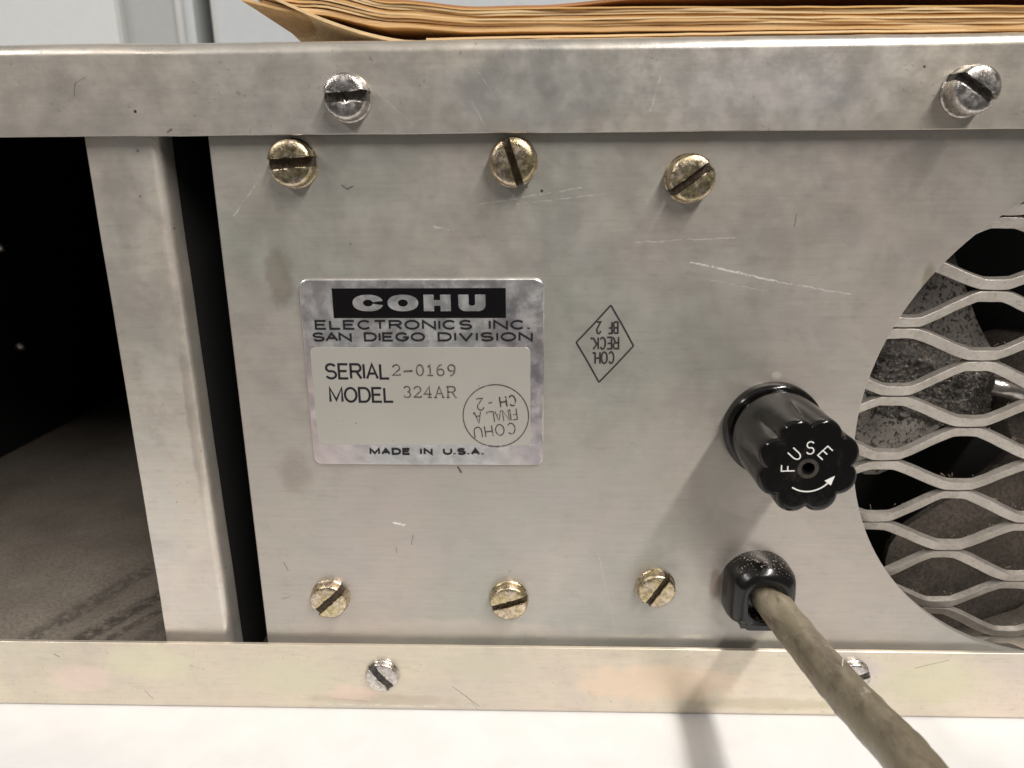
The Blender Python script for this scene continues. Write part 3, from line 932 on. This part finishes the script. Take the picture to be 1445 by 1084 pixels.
for pts in ([(32.9, -19.6, -52.6), (33.2, -20.4, -52.1), (33.9, -20.8, -52.2), (34.2, -20.6, -51.9), (34.4, -20.2, -51.0)], [(32.5, -23.2, -54.0), (32.3, -23.8, -54.5), (32.4, -24.2, -55.0)]):
    tube(bez(pts, 6), .07, 6).build('frayed_thread', MAT['fray'], cord)

# ------------------------------------------------------------------ expanded metal guard over the opening
gd = MB()
def annulus(r0, r1, y0, y1, n=96):
    mb = MB()
    q = [(r0, y0), (r1, y0), (r1, y1), (r0, y1)]
    rings = [[(HC[0] + rr * math.cos(2 * PI * i / n), y, HC[1] + rr * math.sin(2 * PI * i / n)) for i in range(n)] for rr, y in q]
    mb.loft(rings + [rings[0]], cap=False)
    return mb
guard = annulus(36.0, 38.8, 1.3, 4.4).build('fan_guard', MAT['guard'], ch)
GY = 3.6
AX, BX, PITCH = 48.05, 58.5, 9.19
def strand(k):
    """k even: crest at A columns, trough at B columns; k odd the other way round"""
    m_ = k // 2
    zA = -18.57 - PITCH * m_
    zB = -13.75 - PITCH * m_
    if k % 2 == 0:
        top, bot, xt = zA - .80, zB - PITCH + .80, AX
    else:
        top, bot, xt = zB - PITCH - .80, zA - PITCH + .80, BX
    mid, amp = (top + bot) / 2, (top - bot) / 2
    half = BX - AX
    w, th, tilt = 1.5, 0.9, math.radians(22)
    mb = MB()
    rings = []
    sec = []
    for sx_, sz_ in ((-1, -1), (-1, 1), (1, 1), (1, -1)):
        for q in ((.86, 1.0), (1.0, .90)) if sx_ * sz_ > 0 else ((1.0, .90), (.86, 1.0)):
            sec.append((sx_ * th / 2 * q[0], sz_ * w / 2 * q[1]))
    sec = sorted(sec, key=lambda p: math.atan2(p[1], p[0]))
    x = HC[0] - 38.0
    while x <= HC[0] + 38.0:
        ph = (x - xt) / half * PI
        c = math.cos(ph)
        tri = math.asin(max(-.9999, min(.9999, c))) * 2 / PI
        tr = math.sin(PI / 2 * max(-1, min(1, 1.32 * tri)))
        tr = .3 * tr + .7 * max(-1, min(1, 1.42 * tri))
        tr = max(tr, -.93 + .07 * tri)
        z = mid + amp * tr
        y = GY + .35 * c * (1 if k % 2 == 0 else 1) + .12 * mnoise.noise(Vector((x * .2, k, 4)))
        sl = -math.sin(ph) * amp * PI / half
        ring = []
        for sy, sz in sec:
            yy = sy * math.cos(tilt) - sz * math.sin(tilt)
            zz = sy * math.sin(tilt) + sz * math.cos(tilt)
            ring.append((x - sl * zz * .5, y - yy * -1 * 1.0, z + zz + .07 * mnoise.noise(Vector((x * .5, k * 3.1, sz)))))
        rings.append(ring)
        x += .55
    mb.loft(rings)
    return mb.build('strand', MAT['guard'], guard, smooth=32), mid
sZ = []
for k in range(-5, 11):
    sZ.append(strand(k)[1])
# dust fibres clinging to the strands
rnd = random.Random(5)
fb = MB()
for i in range(170):
    k = rnd.randrange(-5, 11)
    m_ = k // 2
    x = rnd.uniform(43, 72)
    xt = AX if k % 2 == 0 else BX
    c = math.cos((x - xt) / (BX - AX) * PI)
    zA = -18.57 - PITCH * m_; zB = -13.75 - PITCH * m_
    top, bot = (zA - .80, zB - PITCH + .80) if k % 2 == 0 else (zB - PITCH - .80, zA - PITCH + .80)
    z = (top + bot) / 2 + (top - bot) / 2 * c * .9 + .9
    L = rnd.uniform(.2, .75)
    d = Vector((rnd.uniform(-.8, .8), rnd.uniform(-.6, .6), rnd.uniform(-.1, 1))).normalized() * L
    p = Vector((x, GY + rnd.uniform(-.3, .5), z - .15))
    e = Vector((rnd.uniform(-1, 1), rnd.uniform(-1, 1), rnd.uniform(-1, 1))) * .12
    t = tube([p, p + d * .5 + e, p + d], .028, 4)
    fb.add(t.v, t.f)
dfb = fb.build('dust_fibres', MAT['fibre'], guard)
dfb['kind'] = 'stuff'

# ------------------------------------------------------------------ fan behind the guard
FY = 13.0
fan_b = MB()
fan_b.loft([[(HC[0] + rr * math.cos(2 * PI * i / 40), y, HC[1] + rr * math.sin(2 * PI * i / 40)) for i in range(40)]
            for rr, y in ((8.5, 26), (8.8, 12), (8.2, 10.2), (6.5, 9.6), (3, 9.4))])
fan = fan_b.build('fan', MAT['dust_brown'], ch, smooth=40)
def blade(ang, span, twist, mat, r_in=7.0, r_out=32.5, warp=0.0):
    """wide rounded paddle; grid in (radius, angle)"""
    mb = MB()
    NU, NV = 16, 20
    top, bot = [], []
    for i in range(NU + 1):
        u = i / NU
        rr = r_in + (r_out - r_in) * u
        half = span * (.42 + .72 * math.sin(u * 2.05)) * (1 if u < .62 else math.sqrt(max(0.015, 1 - ((u - .62) / .385) ** 2)))
        for j in range(NV + 1):
            v = j / NV * 2 - 1
            a = ang + half * v
            y = FY + twist * v * half * rr * .55 + 1.2 * (v * v) + .25 * mnoise.noise(Vector((rr * .12, a * 3, ang)))
            top.append((HC[0] + rr * math.cos(a), y, HC[1] + rr * math.sin(a)))
            bot.append((HC[0] + rr * math.cos(a), y + 1.1, HC[1] + rr * math.sin(a)))
    n = NV + 1
    k = len(top)
    mb.v = top + bot
    for i in range(NU):
        for j in range(NV):
            a, b, c, d = i * n + j, i * n + j + 1, (i + 1) * n + j + 1, (i + 1) * n + j
            mb.f += [(a, b, c, d), (k + a, k + d, k + c, k + b)]
    for i in range(NU):
        for j in (0, NV):
            a, d = i * n + j, (i + 1) * n + j
            mb.f.append((a, d, k + d, k + a))
    for j in range(NV):
        for i in (0, NU):
            a, b = i * n + j, i * n + j + 1
            mb.f.append((a, b, k + b, k + a))
    return mb.build('blade', MAT[mat], fan, smooth=40)
blade(math.radians(160), .60, -.72, 'dust_grey', r_out=38)
blade(math.radians(258), .52, .36, 'dust_brown', r_out=39)
blade(math.radians(330), .46, .42, 'dust_brown')
blade(math.radians(66), .38, .42, 'dust_brown', r_out=31)
fz = MB()
# greasy fuzz caked on the lower half of the upper blade
pts = []
NI, NJ = 66, 90
for i in range(NI):
    for j in range(NJ):
        u, v = i / (NI - 1), j / (NJ - 1)
        x = 46.0 + 20 * v
        z = -20.5 - 4.2 * v - u * (13.6 - 3.0 * v)
        e = min(u, 1 - u, v * 1.3, (1 - v) * 1.3)
        q = Vector((x, z, 3))
        y = 10.9 - 1.7 * min(1, e * 6) + .8 * mnoise.noise(q * .35) + .45 * mnoise.noise(q * 1.1) + .42 * mnoise.noise(q * 2.3)
        if e <= 0: y = 13.5
        pts.append((x, y, z + .3 * mnoise.noise(q * 1.7)))
fz.v = pts
for i in range(NI - 1):
    for j in range(NJ - 1):
        fz.f.append((i * NJ + j, i * NJ + j + 1, (i + 1) * NJ + j + 1, (i + 1) * NJ + j))
fz.build('caked_dust', MAT['dust_black'], fan, smooth=60)
tube(bez([(63.2, 7.6, -27.6), (65, 7.2, -28.0), (69, 7.6, -29.3), (76, 8.6, -31.4)], 6), 1.25, 14, .1).build('motor_arm', MAT['steel_rod'], fan, smooth=50)
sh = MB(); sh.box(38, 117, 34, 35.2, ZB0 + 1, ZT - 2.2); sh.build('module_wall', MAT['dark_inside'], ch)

# ------------------------------------------------------------------ envelopes lying on the cover
def interp(tab, x):
    for (a, va), (b, vb) in zip(tab, tab[1:]):
        if x <= b:
            t = max(0, min(1, (x - a) / (b - a)))
            t = t * t * (3 - 2 * t)
            return va + (vb - va) * t
    return tab[-1][1]
Z0P = ZT + .14
def envelope(i, x_left, x_right, y_front, thick, zf, mat, label, back=170, group='manila envelopes stacked on the chassis'):
    xs = []
    x = x_left
    while x < x_right:
        xs.append(x)
        x += 1.4 if x < 90 else 6
    xs.append(x_right)
    ys = [0, .6, 2, 5, 10, 18, 30, 50, 85, back]
    V, n = [], len(ys)
    for x in xs:
        for y in ys:
            yy = y_front + y + (.35 * mnoise.noise(Vector((x * .12, i * 3.3, 1))) if y < 1 else 0)
            V.append((x, yy, zf(x, yy) + .05 * mnoise.noise(Vector((x * .3, y * .3, i)))))
    k = len(V)
    V2 = V + [(x, y, z + thick) for x, y, z in V]
    F = []
    m_ = len(xs)
    for a in range(m_ - 1):
        for b in range(n - 1):
            q = (a * n + b, a * n + b + 1, (a + 1) * n + b + 1, (a + 1) * n + b)
            F += [q, tuple(k + e for e in reversed(q))]
    for a in range(m_ - 1):
        for b in (0, n - 1):
            F.append((a * n + b, (a + 1) * n + b, k + (a + 1) * n + b, k + a * n + b))
    for b in range(n - 1):
        for a in (0, m_ - 1):
            F.append((a * n + b, a * n + b + 1, k + a * n + b + 1, k + a * n + b))
    cx_, cz_ = (x_left + x_right) / 2, Z0P
    o = obj('manila_envelope', V2, F, MAT['manila'][mat], None, smooth=40)
    tag(o, label, 'envelope', group)
    return o
# free height of the curled left ends above the cover, by x
def low(x, y):
    curl = max(0, (-14 - x)) ** 1.55 * .066
    return Z0P + curl * max(.1, 1 - max(0, y - 4) / 62)
def up(base, lift):
    def f(x, y):
        rise = interp([(-60, 6.5), (-38, 4.6), (-26, 2.6), (-16, .95), (-6, .25), (10, .1), (40, .0), (200, 0)], x)
        return Z0P + base + (rise * lift) * max(.3, 1 - max(0, y - 4) / 300) + .16 * math.sin(x * .06 + .5) * min(1, base) + .05 * math.sin(x * .17 + base * 2)
    return f
same = 'thin manila envelope edge in the stack lying on the chassis'
envelope(0, -34.5, 190, 2.6, .36, low, 1, 'bottom manila envelope of the stack, its corner curled up off the chassis')
envelope(1, -12.5, 190, 2.9, .22, lambda x, y: Z0P + .42 + .25 * max(0, min(1, (x + 12) / 40)), 1, 'short pale manila envelope folded in just above the bottom one')
zs = .92
for i, (t, g, mi) in enumerate(((.30, .02, 0), (.30, .05, 1), (.22, .015, 1), (.27, .03, 0), (.19, .015, 1), (.30, .06, 0), (.22, .015, 1), (.26, .04, 1), (.16, .015, 2))):
    envelope(2 + i, -34 + .8 * i + 1.5 * (i % 2), 190, 3.0 + .16 * ((i * 7) % 4), t, up(zs, 1.0 + .035 * i), mi, same)
    zs += t + g
def topf(x, y):
    return up(zs, 1.36)(x, y) + interp([(-60, 0), (0, 0), (14, .9), (34, 1.7), (80, 2.6), (200, 3)], x)
envelope(12, -30, 190, 3.6, .3, topf, 4, 'top envelope of the stack with its shade painted russet brown, bulging upward to one side')

# ------------------------------------------------------------------ render settings
scene.render.engine = 'CYCLES'
scene.cycles.max_bounces = 8
scene.cycles.transparent_max_bounces = 12
scene.render.resolution_x = 1024
scene.render.resolution_y = 768
